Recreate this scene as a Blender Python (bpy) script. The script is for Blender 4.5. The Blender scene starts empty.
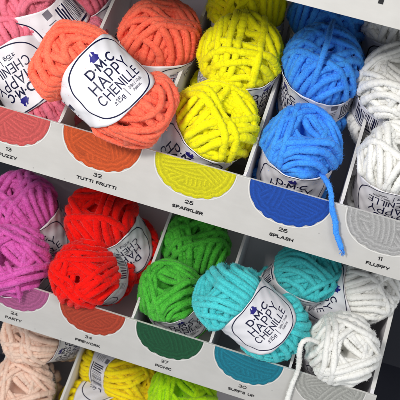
import bpy, math, random
import numpy as np

U = 0.08                      # metres per tray slot; shapes below are written in slot widths
Z0 = 1.10                     # height of the middle tray's panel above the shop floor
LEAN = math.radians(-20.43)   # the trays lean back in the stand
STEP = 2.714                  # vertical distance between trays
PH = 0.602                    # height of a tray's front panel
scene = bpy.context.scene
col = scene.collection

# ------------------------------------------------------------------ helpers
def link(o, parent=None):
    col.objects.link(o)
    if parent is not None: o.parent = parent
    return o

def empty(name, loc=(0, 0, 0), label=None, cat=None, group=None):
    o = bpy.data.objects.new(name, None)
    o.empty_display_size = 0.02
    o.location = loc
    if label: o['label'] = label
    if cat: o['category'] = cat
    if group: o['group'] = group
    return link(o)

class MB:
    """collects polygons with a material index and smooth flag"""
    def __init__(s): s.v = []; s.f = []; s.m = []; s.n = 0; s.sm = []
    def add(s, V, F, mi=0, smooth=False):
        V = np.asarray(V, float).reshape(-1, 3)
        s.v.append(V)
        for f in F: s.f.append([i + s.n for i in f])
        s.m += [mi] * len(F); s.sm += [smooth] * len(F); s.n += len(V)
    def box(s, x0, x1, y0, y1, z0, z1, mi=0):
        V = [(x, y, z) for x in (x0, x1) for y in (y0, y1) for z in (z0, z1)]
        s.add(V, [(0, 1, 3, 2), (4, 6, 7, 5), (0, 4, 5, 1), (2, 3, 7, 6), (0, 2, 6, 4), (1, 5, 7, 3)], mi)
    def prism(s, prof, x0, x1, mi=0):
        """prof: list of (y,z), extruded along x"""
        n = len(prof)
        V = [(x0, y, z) for y, z in prof] + [(x1, y, z) for y, z in prof]
        F = [tuple(range(n))[::-1], tuple(range(n, 2 * n))]
        F += [(i, (i + 1) % n, n + (i + 1) % n, n + i) for i in range(n)]
        s.add(V, F, mi)
    def mesh(s, name, mats, scale=U):
        me = bpy.data.meshes.new(name)
        V = np.concatenate(s.v) * scale
        me.from_pydata(V.tolist(), [], s.f)
        me.polygons.foreach_set('material_index', s.m)
        me.polygons.foreach_set('use_smooth', s.sm)
        for m in mats: me.materials.append(m)
        me.update()
        return me
    def build(s, name, mats, parent=None, bevel=0):
        if not isinstance(mats, (list, tuple)): mats = [mats]
        o = link(bpy.data.objects.new(name, s.mesh(name, mats)), parent)
        if bevel:
            b = o.modifiers.new('bevel', 'BEVEL'); b.width = bevel * U; b.segments = 2
            b.limit_method = 'ANGLE'; b.angle_limit = math.radians(50)
        return o

def quads_mesh(name, V, Q, mat, smooth=True):
    me = bpy.data.meshes.new(name)
    V = np.ascontiguousarray(V, dtype=np.float32); Q = np.ascontiguousarray(Q, dtype=np.int32)
    me.vertices.add(len(V)); me.vertices.foreach_set('co', V.ravel())
    k = Q.shape[1]
    me.loops.add(Q.size); me.loops.foreach_set('vertex_index', Q.ravel())
    me.polygons.add(len(Q))
    me.polygons.foreach_set('loop_start', np.arange(0, Q.size, k, dtype=np.int32))
    me.polygons.foreach_set('loop_total', np.full(len(Q), k, dtype=np.int32))
    me.polygons.foreach_set('use_smooth', np.full(len(Q), smooth))
    me.materials.append(mat)
    me.update(calc_edges=True); me.validate()
    return me

# ------------------------------------------------------------------ materials
def lin(c):
    c = np.asarray(c, float) / 255.0
    return tuple(np.where(c <= .04045, c / 12.92, ((c + .055) / 1.055) ** 2.4))

def new_mat(name):
    m = bpy.data.materials.new(name); m.use_nodes = True
    nt = m.node_tree
    return m, nt, nt.nodes['Principled BSDF']

def yarn_mat(name, rgb, dark=None):
    """chenille: soft velvety pile, slightly uneven dye, lighter where the pile stands up"""
    m, nt, b = new_mat(name)
    N, L = nt.nodes, nt.links
    c = np.array(lin(rgb)); d = np.array(lin(dark)) if dark else c * .7
    tc = N.new('ShaderNodeTexCoord')
    n1 = N.new('ShaderNodeTexNoise'); n1.inputs['Scale'].default_value = 900; n1.inputs['Detail'].default_value = 2
    n2 = N.new('ShaderNodeTexNoise'); n2.inputs['Scale'].default_value = 90; n2.inputs['Detail'].default_value = 3
    mx = N.new('ShaderNodeMix'); mx.data_type = 'FLOAT'
    mx.inputs[0].default_value = .35
    L.new(tc.outputs['Object'], n1.inputs['Vector']); L.new(tc.outputs['Object'], n2.inputs['Vector'])
    L.new(n1.outputs['Fac'], mx.inputs[2]); L.new(n2.outputs['Fac'], mx.inputs[3])
    rp = N.new('ShaderNodeValToRGB')
    rp.color_ramp.elements[0].position = .28; rp.color_ramp.elements[0].color = (*d, 1)
    rp.color_ramp.elements[1].position = .60; rp.color_ramp.elements[1].color = (*c, 1)
    L.new(mx.outputs[0], rp.inputs['Fac']); L.new(rp.outputs['Color'], b.inputs['Base Color'])
    b.inputs['Roughness'].default_value = .95
    b.inputs['Specular IOR Level'].default_value = .12
    b.inputs['Subsurface Weight'].default_value = .32
    b.inputs['Subsurface Radius'].default_value = (1, 1, 1)
    b.inputs['Subsurface Scale'].default_value = .0020
    b.inputs['Sheen Weight'].default_value = .35
    b.inputs['Sheen Roughness'].default_value = .45
    b.inputs['Sheen Tint'].default_value = (*np.minimum(1, c * .6 + .4), 1)
    bp = N.new('ShaderNodeBump'); bp.inputs['Strength'].default_value = .35; bp.inputs['Distance'].default_value = .0004
    L.new(n1.outputs['Fac'], bp.inputs['Height']); L.new(bp.outputs['Normal'], b.inputs['Normal'])
    return m

def card_mat(name, rgb, rough=.55, grain=.05, spec=.35):
    m, nt, b = new_mat(name)
    N, L = nt.nodes, nt.links
    c = np.array(lin(rgb))
    tc = N.new('ShaderNodeTexCoord')
    n1 = N.new('ShaderNodeTexNoise'); n1.inputs['Scale'].default_value = 60; n1.inputs['Detail'].default_value = 5
    n2 = N.new('ShaderNodeTexNoise'); n2.inputs['Scale'].default_value = 500; n2.inputs['Detail'].default_value = 3
    L.new(tc.outputs['Object'], n1.inputs['Vector']); L.new(tc.outputs['Object'], n2.inputs['Vector'])
    rp = N.new('ShaderNodeValToRGB')
    rp.color_ramp.elements[0].position = .3; rp.color_ramp.elements[0].color = (*(c * (1 - grain)), 1)
    rp.color_ramp.elements[1].position = .7; rp.color_ramp.elements[1].color = (*c, 1)
    L.new(n1.outputs['Fac'], rp.inputs['Fac']); L.new(rp.outputs['Color'], b.inputs['Base Color'])
    b.inputs['Roughness'].default_value = rough
    b.inputs['Specular IOR Level'].default_value = spec
    bp = N.new('ShaderNodeBump'); bp.inputs['Strength'].default_value = .12; bp.inputs['Distance'].default_value = .0003
    L.new(n2.outputs['Fac'], bp.inputs['Height']); L.new(bp.outputs['Normal'], b.inputs['Normal'])
    return m

def attr_mat(name):
    m, nt, b = new_mat(name)
    a = nt.nodes.new('ShaderNodeAttribute'); a.attribute_name = 'print_colour'
    nt.links.new(a.outputs['Color'], b.inputs['Base Color'])
    b.inputs['Roughness'].default_value = .55; b.inputs['Specular IOR Level'].default_value = .3
    return m

M_card = card_mat('white_card', (194, 192, 188), .5, .06)
M_cardin = card_mat('inner_card', (234, 231, 234), .6)
def scuffed(m):
    # handled card: faint rub marks and a few specks of lint
    nt = m.node_tree; N, L = nt.nodes, nt.links; b = N['Principled BSDF']
    src = b.inputs['Base Color'].links[0].from_socket
    tc = N.new('ShaderNodeTexCoord'); mp = N.new('ShaderNodeMapping')
    mp.inputs['Scale'].default_value = (9, 40, 40); mp.inputs['Rotation'].default_value = (0, .35, 0)
    n1 = N.new('ShaderNodeTexNoise'); n1.inputs['Scale'].default_value = 1.0; n1.inputs['Detail'].default_value = 6; n1.inputs['Roughness'].default_value = .7
    n2 = N.new('ShaderNodeTexVoronoi'); n2.inputs['Scale'].default_value = 70
    L.new(tc.outputs['Object'], mp.inputs['Vector']); L.new(mp.outputs['Vector'], n1.inputs['Vector']); L.new(tc.outputs['Object'], n2.inputs['Vector'])
    r1 = N.new('ShaderNodeValToRGB'); r1.color_ramp.elements[0].position = .42; r1.color_ramp.elements[0].color = (.945, .943, .94, 1)
    r1.color_ramp.elements[1].position = .62; r1.color_ramp.elements[1].color = (1, 1, 1, 1)
    r2 = N.new('ShaderNodeValToRGB'); r2.color_ramp.elements[0].position = .035; r2.color_ramp.elements[0].color = (.72, .71, .72, 1)
    r2.color_ramp.elements[1].position = .06; r2.color_ramp.elements[1].color = (1, 1, 1, 1)
    L.new(n1.outputs['Fac'], r1.inputs['Fac']); L.new(n2.outputs['Distance'], r2.inputs['Fac'])
    for r in (r1, r2):
        mx = N.new('ShaderNodeMix'); mx.data_type = 'RGBA'; mx.blend_type = 'MULTIPLY'; mx.inputs[0].default_value = 1
        L.new(src, mx.inputs[6]); L.new(r.outputs['Color'], mx.inputs[7]); src = mx.outputs[2]
    L.new(src, b.inputs['Base Color'])
scuffed(M_card)
M_edge = card_mat('card_edge', (214, 212, 208), .7)
M_ink = card_mat('black_ink', (22, 22, 26), .5)
M_paper = card_mat('label_paper', (236, 234, 238), .5, .05, .35)
M_navy = card_mat('navy_ink', (22, 24, 62), .4)
M_blue = card_mat('violet_blue_ink', (40, 34, 130), .4)
M_grey = card_mat('grey_ink', (120, 118, 128), .4)
M_print = attr_mat('printed_picture')
M_back = card_mat('dark_stand', (20, 22, 34), .7)

COL = {
    'pink': ((244, 128, 150), None), 'coral': ((255, 122, 94), (240, 84, 62)), 'yellow': ((248, 246, 24), (232, 214, 0)),
    'blue': ((74, 160, 248), (44, 116, 226)), 'white': ((243, 242, 237), (230, 229, 223)),
    'orchid': ((224, 104, 184), (178, 56, 140)), 'red': ((252, 26, 16), (210, 6, 8)), 'green': ((88, 196, 66), (40, 132, 34)),
    'teal': ((88, 214, 216), (46, 174, 182)), 'cream': ((246, 214, 194), (232, 192, 172)), 'gold': ((253, 230, 30), (242, 206, 8)),
    'lime': ((186, 236, 26), (132, 196, 6)),
}
YM = {k: yarn_mat(k + '_chenille', *v) for k, v in COL.items()}

# ------------------------------------------------------------------ lettering: round-cornered wide stroke letters
def arc(cx, cy, rx, ry, a0, a1, n=14):
    t = np.radians(np.linspace(a0, a1, n))
    return [(cx + rx * math.cos(x), cy + ry * math.sin(x)) for x in t]

def glyphs():
    G = {}
    G['A'] = (.86, [[(0, 0), (.43, 1), (.86, 0)], [(.15, .33), (.71, .33)]])
    G['B'] = (.68, [[(0, 0), (0, 1), (.4, 1)] + arc(.4, .76, .22, .24, 90, -90) + [(0, .52)], [(.4, .52)] + arc(.42, .26, .25, .26, 90, -90) + [(0, 0)]])
    G['C'] = (.88, [arc(.47, .5, .47, .5, 48, 312, 22)])
    G['D'] = (.82, [[(0, 0), (0, 1), (.34, 1)] + arc(.34, .5, .48, .5, 90, -90, 18) + [(0, 0)]])
    G['E'] = (.62, [[(.62, 1), (0, 1), (0, 0), (.62, 0)], [(0, .52), (.55, .52)]])
    G['F'] = (.6, [[(.6, 1), (0, 1), (0, 0)], [(0, .5), (.54, .5)]])
    G['G'] = (.9, [arc(.47, .5, .47, .5, 48, 330, 22) + [(.9, .46), (.52, .46)]])
    G['H'] = (.78, [[(0, 0), (0, 1)], [(.78, 0), (.78, 1)], [(0, .52), (.78, .52)]])
    G['I'] = (.02, [[(0, 0), (0, 1)]])
    G['K'] = (.72, [[(0, 0), (0, 1)], [(.68, 1), (0, .42)], [(.22, .6), (.72, 0)]])
    G['L'] = (.56, [[(0, 1), (0, 0), (.56, 0)]])
    G['M'] = (.96, [[(0, 0), (.06, 1), (.48, .22), (.9, 1), (.96, 0)]])
    G['N'] = (.78, [[(0, 0), (0, 1), (.78, 0), (.78, 1)]])
    G['O'] = (.96, [arc(.48, .5, .48, .5, 0, 360, 28)])
    G['P'] = (.66, [[(0, 0), (0, 1), (.38, 1)] + arc(.38, .72, .28, .28, 90, -90, 14) + [(0, .44)]])
    G['R'] = (.7, [[(0, 0), (0, 1), (.38, 1)] + arc(.38, .73, .28, .27, 90, -90, 14) + [(0, .46)], [(.34, .46), (.7, 0)]])
    G['S'] = (.66, [arc(.33, .75, .3, .25, 30, 270, 16) + arc(.33, .25, .32, .25, 90, -150, 16)])
    G['T'] = (.74, [[(0, 1), (.74, 1)], [(.37, 1), (.37, 0)]])
    G['U'] = (.76, [[(0, 1), (0, .38)] + arc(.38, .38, .38, .38, 180, 360, 16) + [(.76, 1)]])
    G['W'] = (1.1, [[(0, 1), (.27, 0), (.55, .9), (.83, 0), (1.1, 1)]])
    G['X'] = (.74, [[(0, 0), (.74, 1)], [(0, 1), (.74, 0)]])
    G['Y'] = (.8, [[(0, 1), (.4, .46), (.8, 1)], [(.4, .46), (.4, 0)]])
    G['Z'] = (.7, [[(0, 1), (.7, 1), (0, 0), (.7, 0)]])
    G['0'] = (.8, [arc(.4, .5, .4, .5, 0, 360, 24)])
    G['1'] = (.2, [[(0, .84), (.2, 1), (.2, 0)]])
    G['2'] = (.68, [arc(.33, .72, .32, .28, 165, -40, 16) + [(0, 0), (.68, 0)]])
    G['3'] = (.66, [arc(.31, .76, .29, .24, 150, -90, 14) + arc(.31, .27, .34, .27, 90, -150, 16)])
    G['4'] = (.72, [[(.54, 0), (.54, 1), (0, .28), (.72, .28)]])
    G['5'] = (.66, [[(.6, 1), (.1, 1), (.05, .56)] + arc(.31, .33, .34, .33, 120, -150, 16)])
    G['6'] = (.7, [arc(.38, .62, .36, .38, 60, 180, 12) + arc(.35, .31, .33, .31, 180, -180, 24)])
    G['7'] = (.66, [[(0, 1), (.66, 1), (.2, 0)]])
    G['8'] = (.68, [arc(.34, .76, .28, .24, -90, 270, 20), arc(.34, .26, .33, .26, 90, 450, 20)])
    G["'"] = (.04, [[(.04, 1), (0, .74)]])
    G['·'] = (.02, [[(0, .5), (.02, .5)]])
    G['|'] = (.02, [[(0, -.5), (0, 1.5)]])
    G['±'] = (.5, [[(0, .55), (.5, .55)], [(.25, .3), (.25, .8)], [(0, .1), (.5, .1)]])
    G['g'] = (.5, [arc(.25, .4, .24, .27, 0, 360, 16), [(.5, .68), (.5, -.02)] + arc(.26, -.02, .24, .2, 0, -150, 8)])
    G['m'] = (.7, [[(0, 0), (0, .66)], arc(.175, .44, .175, .22, 180, 0, 8) + [(.35, 0)], arc(.525, .44, .175, .22, 180, 0, 8) + [(.7, 0)]])
    G['y'] = (.46, [[(0, .66), (.23, .05)], [(.46, .66), (.12, -.28)]])
    G['d'] = (.46, [arc(.22, .33, .22, .33, 0, 360, 14), [(.46, 1), (.46, 0)]])
    G['s'] = (.36, [arc(.18, .48, .16, .16, 40, 270, 8) + arc(.18, .16, .17, .16, 90, -140, 8)])
    G['p'] = (.46, [arc(.23, .33, .23, .33, 0, 360, 14), [(0, .66), (0, -.28)]])
    G['r'] = (.3, [[(0, 0), (0, .66)], arc(.17, .44, .17, .22, 180, 60, 6)])
    G['o'] = (.48, [arc(.24, .33, .24, .33, 0, 360, 14)])
    G['x'] = (.42, [[(0, 0), (.42, .66)], [(0, .66), (.42, 0)]])
    G['.'] = (.06, [[(0, .03), (.06, .03)]])
    G['/'] = (.4, [[(0, -.1), (.4, 1.1)]])
    G[' '] = (.35, [])
    return G
GL = glyphs()

def text_lines(s, cap, track=.32, wide=1.0, width=None):
    """polylines of a centred line of text, cap height `cap`"""
    out, x = [], 0
    for i, ch in enumerate(s):
        w, st = GL[ch]
        for pl in st: out.append([((x + a * wide), b) for a, b in pl])
        x += w * wide + track
    x -= track
    sx = cap if width is None else width / x
    return [np.array([((a - x / 2) * sx, (b - .5) * cap) for a, b in pl]) for pl in out]

def ribbon(pl, w, seg=.03):
    """flat strip of width w along a 2-D polyline: (verts2d, quads)"""
    P = [np.asarray(pl[0], float)]
    for q in pl[1:]:
        q = np.asarray(q, float); d = np.linalg.norm(q - P[-1])
        if d < 1e-6: continue
        k = max(1, int(math.ceil(d / seg))); p0 = P[-1]
        for j in range(1, k + 1): P.append(p0 + (q - p0) * j / k)
    P = np.array(P)
    if len(P) < 2: return None
    closed = np.linalg.norm(P[0] - P[-1]) < 1e-4
    T = np.diff(P, axis=0); T /= np.linalg.norm(T, axis=1)[:, None]
    n = len(P); A = np.zeros((n, 2)); S = np.ones(n)
    for i in range(n):
        a = T[i - 1] if i > 0 else (T[-1] if closed else T[0])
        b = T[i] if i < n - 1 else (T[0] if closed else T[-1])
        t = a + b; L = np.linalg.norm(t)
        t = b if L < .3 else t / L
        A[i] = (-t[1], t[0]); S[i] = min(1.6, 1 / max(.5, t @ b))
    if not closed:
        P[0] -= T[0] * w * .45; P[-1] += T[-1] * w * .45
    Lf = P + A * (w / 2 * S)[:, None]; Rt = P - A * (w / 2 * S)[:, None]
    V = np.concatenate([Lf, Rt])
    return V, [(i, n + i, n + i + 1, i + 1) for i in range(n - 1)]

def put_text(mb, fn, s, cx, cy, cap, w, mi, **k):
    for pl in text_lines(s, cap, **k):
        r = ribbon(pl + np.array([cx, cy]), w)
        if r: mb.add([fn(a, b) for a, b in r[0]], r[1], mi)

# ------------------------------------------------------------------ the yarn ball: wound chenille strands
RB, LB, SW = .41, .77, .068        # body radius, half length, strand width (slots)
RW = .376                          # radius under the paper band

def band_limit(z):
    return RW + np.maximum(0, np.abs(z) - .12) ** 2 * .45

def surf(n, R, L):
    q = n * np.array([R, R, L])
    rho = np.hypot(q[:, 0], q[:, 1])
    s = 1 / ((rho / R) ** 2.5 + (np.abs(q[:, 2]) / L) ** 2.5) ** (1 / 2.5)
    q = q * s[:, None]
    nr = np.hypot(n[:, 0], n[:, 1])
    q[:, 2] *= 1 - .22 * np.clip(1 - nr / .6, 0, 1)
    g = np.stack([q[:, 0] / R ** 2, q[:, 1] / R ** 2, q[:, 2] / L ** 2], 1)
    return q, g / np.linalg.norm(g, axis=1)[:, None]

def smooth_loop(a, k, it):
    for _ in range(it):
        b = a.copy()
        for j in range(1, k + 1): b = b + np.roll(a, j, 0) + np.roll(a, -j, 0)
        a = b / (2 * k + 1)
    return a

def wind(seed, fill=19, groups=7, per=5, hole=.24, tilt=4, sw=SW):
    """centre lines of the strands in winding order: a packed under-layer, then loose groups laid over it"""
    rg = np.random.default_rng(seed)
    R, L = RB - .078, LB - .085
    prevP = np.zeros((0, 3)); prevH = np.zeros(0)
    strands = []
    az = rg.uniform(0, 360)
    for g in range(fill + groups):
        top = g >= fill
        az += 137.5 * (rg.choice([1, .6, .85]) if top else 1) + rg.normal(0, 10)
        tl = rg.normal(0, tilt)
        k_n = per + (rg.integers(-1, 2) if top else 0)
        if g == fill + groups - 1: k_n = rg.integers(1, 3)
        d0 = hole * (rg.uniform(.9, 1.5) if top else rg.uniform(.9, 2.2))
        fan = rg.normal(0, 1.5)
        hmax = .080
        w1, w2 = rg.uniform(0, 6), rg.uniform(0, 6)
        for k in range(k_n):
            a = math.radians(az + fan * k + rg.normal(0, .8)); t = math.radians(tl + rg.normal(0, 1.0))
            m = np.array([math.cos(a) * math.cos(t), math.sin(a) * math.cos(t), math.sin(t)])
            e1 = np.array([-math.sin(a), math.cos(a), 0]); e2 = np.cross(m, e1)
            d = min(.86, d0 + k * sw / RB * 1.12)
            N = 140 if top else 90
            tt = np.linspace(0, 2 * math.pi, N, endpoint=False)
            wob = d + .022 * np.sin(tt * 2 + w1) + .014 * np.sin(tt * 3 + w2) + .006 * np.sin(tt * 5 + rg.uniform(0, 6))
            n = wob[:, None] * m + np.sqrt(1 - wob ** 2)[:, None] * (np.cos(tt)[:, None] * e1 + np.sin(tt)[:, None] * e2)
            P, nn = surf(n, R, L)
            if top:
                D2 = dist2(P, prevP)
                rr = (sw * .80) ** 2
                lift = prevH[None] + sw * .58 * np.clip(1 - (D2 / rr) ** 1.5, 0, 1) - 9 * (D2 > rr)
                hc = np.maximum(0, lift.max(1))
                h = np.maximum(smooth_loop(hc, 2, 1), hc - .012)
                h = smooth_loop(h, 2, 1)
                h = np.where(h < hmax, h, hmax + .035 * np.tanh((h - hmax) / .06))
            else:
                h = np.full(N, .022 * (g % 3) / 2) + .006 * np.sin(tt * 3 + g)
            prevP = np.concatenate([prevP, P]); prevH = np.concatenate([prevH, h])
            strands.append((P, nn, h, sw * rg.uniform(.96, 1.1)))
    return strands, prevP, prevH

def dist2(A, B):
    A = A.astype(np.float32); B = B.astype(np.float32)
    return np.maximum(0, (A ** 2).sum(1)[:, None] + (B ** 2).sum(1)[None] - 2 * A @ B.T)

def tube(C, Nn, w, rg, ds=.0125, sides=10, closed=True, mask=None, nub=.05, pile=.42):
    """chenille strand: a tube with a nubbly pile; returns verts and quads"""
    Cc = np.concatenate([C, C[:1]]) if closed else C
    Nc = np.concatenate([Nn, Nn[:1]]) if closed else Nn
    s = np.concatenate([[0], np.cumsum(np.linalg.norm(np.diff(Cc, axis=0), axis=1))])
    n = max(8, int(s[-1] / ds))
    t = np.linspace(0, s[-1], n, endpoint=not closed)
    P = np.stack([np.interp(t, s, Cc[:, i]) for i in range(3)], 1)
    Q = np.stack([np.interp(t, s, Nc[:, i]) for i in range(3)], 1)
    if closed:
        P = smooth_loop(P, 2, 2); T = np.roll(P, -1, 0) - np.roll(P, 1, 0)
    else:
        T = np.gradient(P, axis=0)
    T /= np.linalg.norm(T, axis=1)[:, None] + 1e-12
    B = np.cross(T, Q); B /= np.linalg.norm(B, axis=1)[:, None] + 1e-12
    Q = np.cross(B, T)
    a = np.linspace(0, 2 * math.pi, sides, endpoint=False)
    r = 1 + nub * rg.normal(0, 1, (n, sides)) * .75 + 1.15 * nub * np.repeat(rg.normal(0, 1, (n, 1)), sides, 1)
    low = rg.normal(0, 1, n // 14 + 3)
    r *= (1 + .07 * np.interp(np.arange(n) / 14, np.arange(len(low)), low))[:, None]
    if not closed: r[-1] *= .35; r[0] *= .35
    V = P[:, None] + (B[:, None] * (np.cos(a) * w / 2)[None, :, None] + Q[:, None] * (np.sin(a) * w / 2 * .86)[None, :, None]) * r[..., None]
    i = np.arange(n if closed else n - 1); j = (i + 1) % n
    if mask is not None:
        mk = np.interp(t, s, np.concatenate([mask, mask[:1]]).astype(float)) > .02
        keep = mk[i] | mk[j]; i, j = i[keep], j[keep]
    k = np.arange(sides); k2 = (k + 1) % sides
    F = np.stack([i[:, None] * sides + k, j[:, None] * sides + k, j[:, None] * sides + k2, i[:, None] * sides + k2], -1).reshape(-1, 4)
    V = V.reshape(-1, 3); F = F[:, ::-1]
    # loose pile: short fibres standing off the strand
    own = np.unique(F)
    pick = own[rg.random(len(own)) < pile]
    cen = np.repeat(P, sides, 0)[pick]
    out = V[pick] - cen; out /= np.linalg.norm(out, axis=1)[:, None] + 1e-9
    tg = np.repeat(T, sides, 0)[pick]
    side = np.cross(out, tg)
    ln = w * rg.uniform(.08, .34, (len(pick), 1))
    root = V[pick] - out * w * .05 + tg * rg.normal(0, .004, (len(pick), 1))
    tip = root + (out + tg * rg.normal(0, .55, (len(pick), 1)) + side * rg.normal(0, .45, (len(pick), 1))) * ln
    hw = side * .0016 * rg.choice([-1, 1], (len(pick), 1)) + tg * rg.normal(0, .0012, (len(pick), 1))
    n0 = len(V)
    FV = np.stack([root - hw, root + hw, tip + hw * .3, tip - hw * .3], 1).reshape(-1, 3)
    FF = np.arange(len(FV)).reshape(-1, 4) + n0
    return np.concatenate([V, FV]), np.concatenate([F, FF])

def yarn_mesh(name, seed, slip=0, **kw):
    rg = np.random.default_rng(seed + 100)
    strands, AP, AH = wind(seed, **kw)
    Vs, Fs, n = [], [], 0
    cnt = 0
    for P, nn, h, w in strands:
        # drop stretches buried two layers down
        D2 = dist2(P, AP)
        over = np.where(D2 < (w * .38) ** 2, AH[None], -1).max(1)
        vis = ((over - h) < w * .95) | (np.abs(P[:, 2]) > .40)
        if not vis.any(): continue
        C = P + nn * h[:, None]
        cs, sn = math.cos(math.radians(slip)), math.sin(math.radians(slip))
        Rs = np.array([[1, 0, 0], [0, cs, -sn], [0, sn, cs]])
        C = C @ Rs
        bh = band_half(RW * np.arctan2(C[:, 1], C[:, 0]), 1)
        lim = band_limit(C[:, 2]) - w * .54 + np.maximum(0, np.abs(C[:, 2]) - bh - .03) * 2.2
        rho = np.hypot(C[:, 0], C[:, 1])
        k = np.minimum(1, lim / np.maximum(rho, 1e-6)); k = np.where(np.abs(C[:, 2]) < .62, k, 1)
        C[:, :2] *= k[:, None]
        C = C @ Rs.T
        v, f = tube(C, nn, w, rg, mask=vis)
        Vs.append(v); Fs.append(f + n); n += len(v)
    # inner wound core
    nu, nv = 48, 40
    th = np.linspace(.02, math.pi - .02, nv); ph = np.linspace(0, 2 * math.pi, nu, endpoint=False)
    nrm = np.stack([np.outer(np.sin(th), np.cos(ph)), np.outer(np.sin(th), np.sin(ph)), np.outer(np.cos(th), np.ones(nu))], -1).reshape(-1, 3)
    q, _ = surf(nrm, RB - .092, LB - .10)
    dip = np.clip(1 - np.hypot(nrm[:, 0], nrm[:, 1]) / .4, 0, 1)
    q[:, 2] *= 1 - .45 * dip ** .8
    idx = np.arange(nu * nv).reshape(nv, nu)
    f = np.stack([idx[:-1], idx[1:], np.roll(idx, -1, 1)[1:], np.roll(idx, -1, 1)[:-1]], -1).reshape(-1, 4)
    Vs.append(q); Fs.append(f + n); n += len(q)
    V = np.concatenate(Vs); F = np.concatenate(Fs)
    used = np.zeros(len(V), bool); used[F] = True
    remap = np.cumsum(used) - 1
    return quads_mesh(name, V[used] * U, remap[F], YM['white'])

# ------------------------------------------------------------------ the paper band
def band_r(u, v):
    v = np.asarray(v, float)
    # paper over soft yarn: broad dents, a few diagonal creases, the glued overlap at the back
    r = .0035 * np.sin(u * 9 + 2 * np.sin(v * 7)) + .0030 * np.sin(u * 23 + v * 31) + .0026 * np.sin(u * 37 - v * 26 + 1)
    for k, (a, b) in enumerate(((.5, 1.7), (-.55, -1.2), (1.02, .6), (-.9, 2.2))):
        r = r - .005 * np.exp(-((u - a - v * b) / .012) ** 2) * (.5 + .5 * np.sin(v * 9 + k))
    return band_limit(v) + .011 + r + .004 / (1 + np.exp((u + 1.0) / .006))

def band_pt(u, v, off=0.0):
    r = float(band_r(u, v)) + off
    a = u / RW
    return (r * math.cos(a), r * math.sin(a), v)

def band_half(u, sgn):
    """half width of the band: wide behind the badge, narrow elsewhere"""
    U2 = math.pi * RW
    x = abs(u)
    t = np.clip((x - .18) / .50, 0, 1)
    return .338 - (.338 - .185) * (t * t * (3 - 2 * t))

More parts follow.
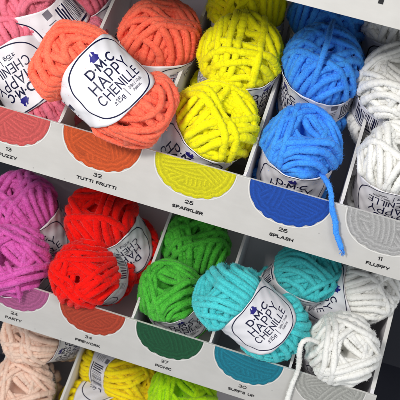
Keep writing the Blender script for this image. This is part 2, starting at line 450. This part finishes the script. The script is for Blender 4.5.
def band_mesh():
    mb = MB()
    nu, nv = 260, 22
    us = np.linspace(-math.pi * RW, math.pi * RW, nu, endpoint=False)
    for off in (0, -.005):
        V = [band_pt(u, band_half(u, 1) * (2 * j / nv - 1), off) for u in us for j in range(nv + 1)]
        F = []
        for i in range(nu):
            i2 = (i + 1) % nu
            for j in range(nv):
                q = (i * (nv + 1) + j, i2 * (nv + 1) + j, i2 * (nv + 1) + j + 1, i * (nv + 1) + j + 1)
                F.append(q if off == 0 else q[::-1])
        mb.add(V, F, 0, True)
    m = nu * (nv + 1)
    F = []
    for i in range(nu):
        i2 = (i + 1) % nu
        a, b = i * (nv + 1), i2 * (nv + 1)
        F.append((a, m + a, m + b, b)); a += nv; b += nv; F.append((a, b, m + b, m + a))
    mb.f += [list(f) for f in F]; mb.m += [0] * len(F); mb.sm += [False] * len(F)
    fn = lambda a, b: band_pt(a, b, .0022)
    # badge outline: a rounded squarish oval
    t = np.linspace(0, 2 * math.pi, 73)
    sg = lambda x, p: math.copysign(abs(x) ** p, x)
    ol = [(.40 * sg(math.cos(x), .80), .325 * sg(math.sin(x), .80)) for x in t]
    r = ribbon(ol, .0125); mb.add([fn(a, b) for a, b in r[0]], r[1], 1)
    # crest: small crowned shield above the letters
    def poly(pts, mi):
        # convex outline cut into thin upright slices so that it follows the curved paper
        P = np.array(pts); n = len(P); x0, x1 = P[:, 0].min(), P[:, 0].max()
        k = max(1, int((x1 - x0) / .006)); V = []
        for x in np.linspace(x0 + 1e-6, x1 - 1e-6, k + 1):
            ys = []
            for i in range(n):
                (ax, ay), (bx, by) = P[i], P[(i + 1) % n]
                if (ax - x) * (bx - x) <= 0 and ax != bx: ys.append(ay + (by - ay) * (x - ax) / (bx - ax))
            lo, hi = min(ys), max(ys)
            V += [fn(x, lo + (hi - lo) * j / 4) for j in range(5)]
        mb.add(V, [(i * 5 + j, i * 5 + 5 + j, i * 5 + 6 + j, i * 5 + 1 + j) for i in range(k) for j in range(4)], mi)
    cy = .232
    poly([(-.036, cy - .040), (.036, cy - .040), (.042, cy - .004), (.030, cy + .018), (-.030, cy + .018), (-.042, cy - .004)], 2)
    poly([(-.026, cy + .018), (-.006, cy + .018), (-.004, cy + .046), (-.022, cy + .036)], 2)
    poly([(.004, cy + .018), (.028, cy + .018), (.034, cy + .034), (.010, cy + .054)], 2)
    poly([(-.052, cy - .012), (-.040, cy - .018), (-.040, cy + .004), (-.050, cy + .006)], 2)
    poly([(.040, cy - .018), (.052, cy - .012), (.050, cy + .006), (.040, cy + .004)], 2)
    put_text(mb, fn, 'D·M·C', 0, .140, .078, .0165, 1, track=.34, width=.315)
    put_text(mb, fn, 'HAPPY', 0, .020, .108, .0135, 1, track=.36, width=.445)
    put_text(mb, fn, 'CHENILLE', 0, -.105, .088, .0115, 1, track=.36, width=.495)
    put_text(mb, fn, '±15g', -.10, -.205, .045, .0065, 1, track=.22)
    put_text(mb, fn, '|', .0, -.205, .046, .006, 1)
    put_text(mb, fn, '38m / 41yds', .125, -.190, .026, .005, 3, track=.16)
    put_text(mb, fn, 'Approx.', .105, -.230, .026, .005, 3, track=.16)
    # back of the band: barcode, small print, little square
    rg = random.Random(5)
    x = .66
    while x < .98:
        w = rg.choice([.006, .010, .016])
        poly([(x, -.10), (x + w, -.10), (x + w, .13), (x, .13)], 1); x += w + rg.choice([.007, .011, .015])
    for k in range(12):
        a = .665 + k * .026
        r = ribbon([(a, -.135), (a + .014, -.135)], .022); mb.add([fn(p, q) for p, q in r[0]], r[1], 1)
    for row in range(9):
        x = -1.05; v = .15 - row * .036
        end = -.62 - (.12 if row in (3, 8) else 0)
        while x < end:
            w = rg.uniform(.02, .06)
            r = ribbon([(x, v), (x + w, v)], .010); mb.add([fn(p, q) for p, q in r[0]], r[1], 3); x += w + .016
    poly([(-.60, .03), (-.54, .03), (-.54, .10), (-.60, .10)], 1)
    poly([(.54, .10), (.61, .10), (.61, .18), (.54, .18)], 3)
    for row in range(5):
        v = .05 - row * .04
        r = ribbon([(.53, v), (.53 + rg.uniform(.06, .09), v)], .010); mb.add([fn(p, q) for p, q in r[0]], r[1], 3)
    return mb.mesh('label_band', [M_paper, M_navy, M_blue, M_grey])

SLIP = {'C1': -14, 'T1': -8}     # the paper band has slipped askew on these two
YARN = [yarn_mesh('wound_yarn', s, **k) for s, k in ((11, {}), (23, dict(hole=.20)), (37, dict(tilt=6, per=6)), (58, dict(hole=.30)), (71, dict(tilt=7, hole=.18)), (37, dict(tilt=6, slip=-14)), (29, dict(tilt=6, slip=-8)))]
BAND = band_mesh()

def ball(key, colour, shape, loc, quat, label, group, scale=1.0, slip=0):
    o = empty('yarn_ball', (loc[0] * U, loc[1] * U, loc[2] * U + Z0), label, 'yarn ball', group)
    o.rotation_mode = 'QUATERNION'; o.rotation_quaternion = quat
    o.scale = (scale,) * 3
    y = link(bpy.data.objects.new('wound_yarn', YARN[shape]), o)
    y.material_slots[0].link = 'OBJECT'; y.material_slots[0].material = YM[colour]
    lb = link(bpy.data.objects.new('label_band', BAND), o)
    lb.rotation_euler.x = math.radians(slip)
    return o

BALLS = {
    'P2': ((-2.106,1.145,0.352),(-0.3864,-0.3468,0.1395,0.8432),1.101),
    'P3': ((-1.888,1.707,0.121),(0.9025,0.1652,-0.0824,-0.3891),1.018),
    'C2': ((-0.903,1.144,0.181),(0.0485,0.9837,-0.1300,-0.1143),1.043),
    'Y1': ((-0.103,0.608,-0.179),(0.6151,-0.0719,0.2320,-0.7501),1.082),
    'Y2': ((0.058,1.208,0.312),(0.9551,0.1336,0.0890,-0.2492),1.054),
    'Y3': ((-0.020,1.844,0.482),(0.8002,0.1086,0.0468,-0.5879),1.025),
    'B1': ((0.939,0.602,-0.137),(0.7259,0.0872,0.1211,-0.6714),0.983),
    'B2': ((0.929,1.281,0.410),(-0.3326,-0.0662,-0.1773,0.9239),1.015),
    'B3': ((0.817,1.909,0.526),(0.6950,0.0715,0.1109,-0.7068),1.013),
    'W1': ((1.932,0.626,-0.041),(-0.1139,0.7527,-0.6447,-0.0696),0.955),
    'W2': ((1.702,1.277,0.462),(0.5543,0.0909,-0.1473,0.8142),0.968),
    'W3': ((1.585,1.970,0.743),(0.7987,0.1240,0.0678,-0.5849),0.969),
    'M1': ((-2.203,0.488,-2.907),(0.7607,0.2598,0.2413,-0.5437),1.119),
    'M2': ((-2.267,1.053,-2.769),(0.8599,0.1810,-0.0504,-0.4747),1.138),
    'R1': ((-1.188,0.535,-2.748),(0.6179,0.3306,0.2540,-0.6667),1.020),
    'R2': ((-1.170,1.117,-2.581),(-0.2229,0.8795,-0.4112,0.0881),1.116),
    'G1': ((-0.098,0.590,-2.885),(0.8613,0.2055,-0.0053,-0.4646),0.985),
    'G2': ((-0.102,1.416,-2.877),(0.6860,0.0899,0.0994,-0.7152),1.080),
    'T2': ((1.254,1.136,-2.533),(0.0586,0.8986,-0.3947,-0.1822),1.006),
    'Q1': ((1.986,0.548,-2.758),(0.7727,0.2209,0.2585,-0.5361),1.048),
    'Q2': ((1.861,1.209,-2.478),(-0.2710,0.3484,-0.1973,0.8754),1.003),
    'K1': ((-2.021,1.088,-5.001),(0.8683,0.4500,-0.1014,-0.1825),1.110),
    'K2': ((-2.147,0.500,-5.701),(0.7748,0.2236,0.2054,-0.5545),1.109),
    'S2': ((-0.905,1.048,-5.336),(0.5918,0.5085,0.1145,0.6149),1.028),
    'S1': ((-0.952,0.518,-5.757),(0.4987,0.5404,0.0279,0.6771),1.058),
    'L1': ((0.190,0.773,-5.128),(0.7898,0.1745,0.1371,-0.5718),1.135),
    'P1': ((-2.158,0.727,-0.053),(-0.1463,0.6929,-0.5916,0.3852),1.072),
    'C1': ((-1.037,0.059,0.589),(-0.8030,-0.1806,0.5215,0.2252),1.020),
    'T1': ((0.891,0.247,-2.221),(-0.8336,-0.2437,0.4141,0.2723),1.000),
}
INFO = {
    'P1': ('pink', 0, 'pink yarn ball lying with its badge label upside down, at the left edge above FUZZY'),
    'P2': ('pink', 2, 'pink yarn ball standing at the top left corner, barcode band facing right'),
    'P3': ('pink', 1, 'shaded pink yarn ball at the top, behind the pink ball with the barcode'),
    'C1': ('coral', 5, 'coral yarn ball lying across the tray front with its HAPPY CHENILLE badge in full view'),
    'C2': ('coral', 1, 'coral yarn ball standing at the top behind the lying coral ball'),
    'Y1': ('yellow', 0, 'front neon yellow yarn ball, standing right behind the SPARKLER panel'),
    'Y2': ('yellow', 2, 'second neon yellow yarn ball, directly behind the front yellow one'),
    'Y3': ('yellow', 1, 'rearmost neon yellow yarn ball, cut off by the top edge of the photo'),
    'B1': ('blue', 3, 'front bright blue yarn ball with a loose end hanging over the SPLASH panel'),
    'B2': ('blue', 1, 'bright blue yarn ball standing behind the one with the hanging loose end'),
    'B3': ('blue', 0, 'rearmost blue yarn ball in shadow under the topmost panel'),
    'W1': ('white', 2, 'white yarn ball at the right edge standing behind the FLUFFY panel'),
    'W2': ('white', 3, 'white yarn ball at the right edge with a barcode band, behind the one at FLUFFY'),
    'W3': ('white', 1, 'dark shaded white yarn ball under the topmost panel at upper right'),
    'M1': ('orchid', 3, 'front orchid pink yarn ball above PARTY with a loose strand on its end'),
    'M2': ('orchid', 1, 'shaded orchid yarn ball at the left edge beneath the FUZZY panel'),
    'R1': ('red', 0, 'front red yarn ball above FIREWORK, its band facing right'),
    'R2': ('red', 2, 'red yarn ball behind the front red one, beneath the TUTTI FRUTTI panel'),
    'G1': ('green', 3, 'bright green yarn ball in front, above the PICNIC panel'),
    'G2': ('green', 1, 'dark shaded green yarn ball behind the bright green one'),
    'T1': ('teal', 6, 'teal yarn ball lying in front with its HAPPY CHENILLE badge in full view'),
    'T2': ('teal', 0, 'teal yarn ball behind the lying teal one, beneath the SPLASH panel'),
    'Q1': ('white', 3, 'front white yarn ball of the middle tray, end on, loose end trailing left'),
    'Q2': ('white', 1, 'white yarn ball beneath the FLUFFY panel with its band on the left'),
    'K1': ('cream', 1, 'upper of the two cream yarn balls, at lower left beneath PARTY'),
    'K2': ('cream', 3, 'lower of the two cream yarn balls, in the bottom left corner'),
    'S2': ('gold', 0, 'upper of the two golden yellow yarn balls lying on their sides beneath FIREWORK'),
    'S1': ('gold', 2, 'lower of the two golden yellow yarn balls, at the bottom edge'),
    'L1': ('lime', 3, 'lime green yarn ball at the bottom edge beneath PICNIC'),
}
MADE = {}
for k, (colour, shape, label) in INFO.items():
    loc, q, sc = BALLS[k]
    MADE[k] = ball(k, colour, shape, loc, q, label, colour + ' yarn balls', sc, SLIP.get(k, 0))

def tail(owner, colour, pts, label=None, w=SW * .82):
    """a loose yarn end hanging off a ball; pts in world slot units"""
    o = MADE[owner]
    P = np.array(pts, float)
    t = np.arange(len(P)); tt = np.linspace(0, len(P) - 1, len(P) * 14)
    # Catmull-Rom through the points
    def cr(x):
        i = min(int(x), len(P) - 2); f = x - i
        p0, p1, p2, p3 = P[max(i - 1, 0)], P[i], P[i + 1], P[min(i + 2, len(P) - 1)]
        return .5 * (2 * p1 + (p2 - p0) * f + (2 * p0 - 5 * p1 + 4 * p2 - p3) * f * f + (3 * p1 - p0 - 3 * p2 + p3) * f ** 3)
    C = np.array([cr(x) for x in tt])
    N = np.tile(np.array([0, -.6, .8]), (len(C), 1))
    v, f = tube(C, N, w, np.random.default_rng(3), closed=False, nub=.055, pile=.8)
    rt = np.random.default_rng(9); d0 = C[-1] - C[-5]; d0 /= np.linalg.norm(d0)
    Vs, Fs, n = [v], [f], len(v)
    for _ in range(16):                      # frayed tip
        e = d0 + rt.normal(0, .38, 3); st = C[-3] + rt.normal(0, w * .16, 3)
        pl = np.array([st + e * w * t + np.array([0, 0, -.3]) * w * t * t for t in np.linspace(0, rt.uniform(.5, .95), 6)])
        a, b = tube(pl, np.tile([0, -.6, .8], (6, 1)), w * .14, rt, ds=.006, sides=5, closed=False, pile=.5)
        Vs.append(a); Fs.append(b + n); n += len(a)
    v = np.concatenate(Vs); f = np.concatenate(Fs)
    me = quads_mesh('loose_end', v * U + np.array([0, 0, Z0]), f, YM[colour])
    y = link(bpy.data.objects.new('loose_end', me))
    bpy.context.view_layer.update()
    y.parent = o; y.matrix_parent_inverse = o.matrix_world.inverted()
    return y
tail('B1', 'blue', [(1.183, 0.384, 0.029), (1.305, 0.163, 0.094), (1.373, 0.056, 0.063), (1.402, -0.032, 0.028), (1.436, -0.075, -0.043), (1.495, -0.111, -0.140), (1.528, -0.146, -0.234), (1.582, -0.179, -0.309), (1.636, -0.208, -0.387)])
tail('Q1', 'white', [(1.890, 0.254, -2.461), (1.736, 0.145, -2.268), (1.611, 0.072, -2.176), (1.545, 0.010, -2.199), (1.551, -0.030, -2.335), (1.581, -0.031, -2.511), (1.594, -0.047, -2.681), (1.579, -0.105, -2.853), (1.577, -0.203, -3.115)])
tail('B2', 'blue', [(0.906, 1.606, 1.054), (0.909, 1.217, 1.170), (0.925, 0.969, 1.168), (0.922, 0.828, 1.078), (0.913, 0.772, 0.932), (0.888, 0.803, 0.734), (0.845, 0.938, 0.503)])
tail('M1', 'orchid', [(-2.174, 0.059, -2.457), (-2.038, -0.087, -2.432), (-1.967, -0.130, -2.520), (-1.920, -0.152, -2.641), (-1.904, -0.149, -2.788)])

# ------------------------------------------------------------------ the display trays
def picture_mesh(rgb, seed, w=.425, dpt=.365):
    """the printed picture on the panel: the lower half of a ball of this colour"""
    rg = np.random.default_rng(seed)
    nx, nz = 110, 50
    base = np.array(lin(rgb)) * .76
    th = np.linspace(math.pi, 2 * math.pi, nx); rr = np.linspace(0, 1, nz)
    TH, RR = np.meshgrid(th, rr, indexing='ij')
    lump = 1 + (.050 * np.abs(np.sin(TH * 11 + seed)) + .014 * np.sin(TH * 17 + seed * 2) - .02) * np.abs(np.sin(TH)) ** 2.5
    sup = 1 / (np.abs(np.cos(TH)) ** 2.2 + np.abs(np.sin(TH)) ** 2.2) ** (1 / 2.2)
    X = np.cos(TH) * w * RR * lump * sup; Z = np.sin(TH) * dpt * RR * lump * sup
    sh = np.full(X.shape, .8)
    xs, zs = X / w, Z / dpt
    for k in range(9):
        a = rg.uniform(-1.0, 1.0) + (math.pi / 2 if k % 2 == 0 else .3)
        c = np.array([math.cos(a), math.sin(a)]) * rg.uniform(1.4, 3.2) * rg.choice([-1, 1])
        o = np.hypot(xs - c[0], zs - c[1]) - np.linalg.norm(c)
        lo = rg.uniform(-.6, .3); n = rg.integers(3, 6); bw = rg.uniform(.10, .14)
        t = (o - lo) / bw
        msk = (t > 0) & (t < n)
        e = np.abs((t % 1) - .5) * 2
        sh = np.where(msk, 1.0 - .22 * e ** 3 + .30 * np.exp(-((t % 1 - .62) / .09) ** 2), sh)
    # the lowest strands run round the belly
    o = (1 - RR) / .13; e = np.abs((o % 1) - .5) * 2
    sh = np.where(o < 2.0 + .6 * np.sin(TH * 2 + seed), 1.0 - .20 * e ** 3 + .26 * np.exp(-((o % 1 - .6) / .10) ** 2), sh)
    sh = sh * (1 + .10 * rg.normal(0, 1, sh.shape))
    C = np.clip(base[None, None] * sh[..., None], 0, 1)
    V = np.stack([X, np.full(X.shape, -.004), Z], -1).reshape(-1, 3) * U
    idx = np.arange(nx * nz).reshape(nx, nz)
    F = np.stack([idx[:-1, :-1], idx[1:, :-1], idx[1:, 1:], idx[:-1, 1:]], -1).reshape(-1, 4)
    me = quads_mesh('printed_picture', V, F[:, ::-1], M_print, False)
    at = me.color_attributes.new('print_colour', 'FLOAT_COLOR', 'POINT')
    at.data.foreach_set('color', np.concatenate([C.reshape(-1, 3), np.ones((nx * nz, 1))], 1).astype(np.float32).ravel())
    return me

def picture_rim(mb, cx, seed, w=.425, dpt=.365):
    th = np.linspace(math.pi, 2 * math.pi, 60)
    lump = 1 + .022 * np.abs(np.sin(th))
    sup = 1 / (np.abs(np.cos(th)) ** 2.2 + np.abs(np.sin(th)) ** 2.2) ** (1 / 2.2)
    pl = [(cx + (w + .008) * math.cos(a) * s * l, -.001 + (dpt + .008) * math.sin(a) * s * l) for a, s, l in zip(th, sup, lump)]
    r = ribbon(pl[1:-1], .012); mb.add([(a, -.002, b) for a, b in r[0]], r[1], 1)

XL, XR = -2.56, 2.56            # tray ends; slot centres at -2..2
def tray(level, label, prints, ncols=5):
    z = -STEP * level
    t = empty('display_tray', (0, 0, z * U + Z0), label, 'display tray', 'stacked cardboard display trays')
    t.rotation_euler = (LEAN, 0, 0)
    # front panel: folded double card with a bright cut edge along the top
    mb = MB()
    mb.box(XL, XR, 0, .030, -PH, -.006, 0)
    mb.box(XL, XR, -.001, .031, -.006, 0, 1)
    for x, num, name, rgb in prints:
        picture_rim(mb, x, 3)
        fn = lambda a, b: (a, -.003, b)
        if num: put_text(mb, fn, num, x + .02, -.4343, .034, .0085, 2, track=.36, wide=1.6)
        if name: put_text(mb, fn, name, x + .02, -.5150, .027, .0095, 2, track=.46, wide=1.6)
    if level == -1:  # heading lettering along the upper panel
        put_text(mb, lambda a, b: (a, -.003, b), 'HAPPY', .875, -.329, .19, .042, 2, track=.35, wide=1.1)
    fp = mb.build('front_panel', [M_card, M_edge, M_ink], t)
    for i, (x, num, name, rgb) in enumerate(prints):
        if rgb is None: continue
        o = link(bpy.data.objects.new('printed_picture', picture_mesh(rgb, level * 7 + i + 2)), fp)
        o.location = (x * U, 0, 0)
    for k in range(6):
        x = -2.5 + k
        mb = MB()
        prof = [(.034, -PH + .02), (.034, -.012), (.10, .02), (1.62, 1.50), (1.9, 1.60), (1.9, -PH + .02)]
        th = .014 if 0 < k < 5 else .022
        mb.prism(prof, x - th, x + th, 0)
        # pale cut edge along the sloping top
        d = np.array([1.52, 1.48]); d /= np.linalg.norm(d); nrm = np.array([-d[1], d[0]])
        a = np.array([.10, .02]) + nrm * .002; b = np.array([1.62, 1.50]) + nrm * .002
        mb.prism([tuple(a), tuple(b), tuple(b + nrm * .004), tuple(a + nrm * .004)][::-1], x - th - .003, x + th + .003, 1)
        mb.build('divider' if 0 < k < 5 else 'side_wall', [M_cardin, M_edge], t)
    mb = MB(); mb.box(XL, XR, .034, 1.96, -PH - .0, -PH + .018, 0); mb.build('tray_base', M_cardin, t)
    mb = MB(); mb.box(XL, XR, 1.905, 1.94, -PH + .02, 1.62, 0); mb.build('back_panel', M_cardin, t)
    return t

tray(1 - 2, 'topmost white card tray, only the foot of its front panel at upper right', [(-2, '', '', None)][:0])
tray(0, 'white card tray holding pink, coral, yellow, blue and white yarn, printed FUZZY to FLUFFY', [
    (-2, '13', 'FUZZY', (206, 88, 86)), (-1, '32', 'TUTTI FRUTTI', (206, 84, 36)), (0, '25', 'SPARKLER', (214, 208, 14)),
    (1, '26', 'SPLASH', (22, 74, 168)), (2, '11', 'FLUFFY', (176, 175, 174))])
tray(1, 'white card tray holding orchid, red, green, teal and white yarn, printed PARTY to SURF\'S UP', [
    (-2, '24', 'PARTY', (176, 92, 140)), (-1, '34', 'FIREWORK', (178, 66, 42)), (0, '27', 'PICNIC', (24, 84, 52)),
    (1, '30', "SURF'S UP", (20, 124, 146)), (2, '', '', (176, 176, 170))])
tray(2, 'lowest white card tray holding cream, golden yellow and lime yarn at the bottom edge', [])

# the stand the trays stand in
st = empty('display_stand', (0, 0, 0), 'dark display stand behind and beneath the white card trays', 'display stand')
mb = MB(); mb.box(-4, 4, 3.0, 3.1, -9, 7); ob = mb.build('back_board', M_back, st); ob.location.z = Z0
for lv in (-1, 0, 1, 2):
    mb = MB(); mb.box(-3.2, 3.2, .40, 1.9, -PH - .05, -PH - .006)
    o = mb.build('shelf', M_back, st); o.location = (0, 0, -STEP * lv * U + Z0); o.rotation_euler = (LEAN, 0, 0)

# ------------------------------------------------------------------ light
w = bpy.data.worlds.new('World'); scene.world = w; w.use_nodes = True
bg = w.node_tree.nodes['Background']; bg.inputs['Color'].default_value = (.93, .96, 1, 1); bg.inputs['Strength'].default_value = .58

def area(name, loc, target, size, power, colour):
    l = bpy.data.lights.new(name, 'AREA'); l.shape = 'RECTANGLE'; l.size, l.size_y = size; l.energy = power; l.color = colour
    o = link(bpy.data.objects.new(name, l)); o.location = loc
    from mathutils import Vector
    d = Vector(target) - Vector(loc); o.rotation_euler = d.to_track_quat('-Z', 'Y').to_euler()
    return o
area('ceiling_light', (-.29, -.62, 1.84), (.0, .02, 1.0), (.16, .16), 8.1, (1, .97, .93))
area('ceiling_light', (.9, -.9, 2.5), (0, 0, 1.0), (.4, .4), 7, (.95, .97, 1))

# ------------------------------------------------------------------ camera
cam = bpy.data.cameras.new('camera'); co = link(bpy.data.objects.new('camera', cam))
cam.sensor_width = 36; cam.sensor_fit = 'HORIZONTAL'; cam.lens = 36 * 900 / 400
cam.dof.use_dof = True; cam.dof.focus_distance = .70; cam.dof.aperture_fstop = 38
cam.clip_start = .01; cam.clip_end = 100
co.rotation_mode = 'QUATERNION'
co.location = (1.3300 * U, -6.7521 * U, 5.8893 * U + Z0)
co.rotation_quaternion = (0.903083, 0.399993, 0.003503, 0.156315)
scene.camera = co
scene.view_settings.view_transform = 'Standard'
try: scene.view_settings.look = 'None'
except Exception: pass
scene.view_settings.exposure = 0
scene.render.engine = 'CYCLES'
scene.cycles.max_bounces = 8
scene.cycles.use_denoising = True
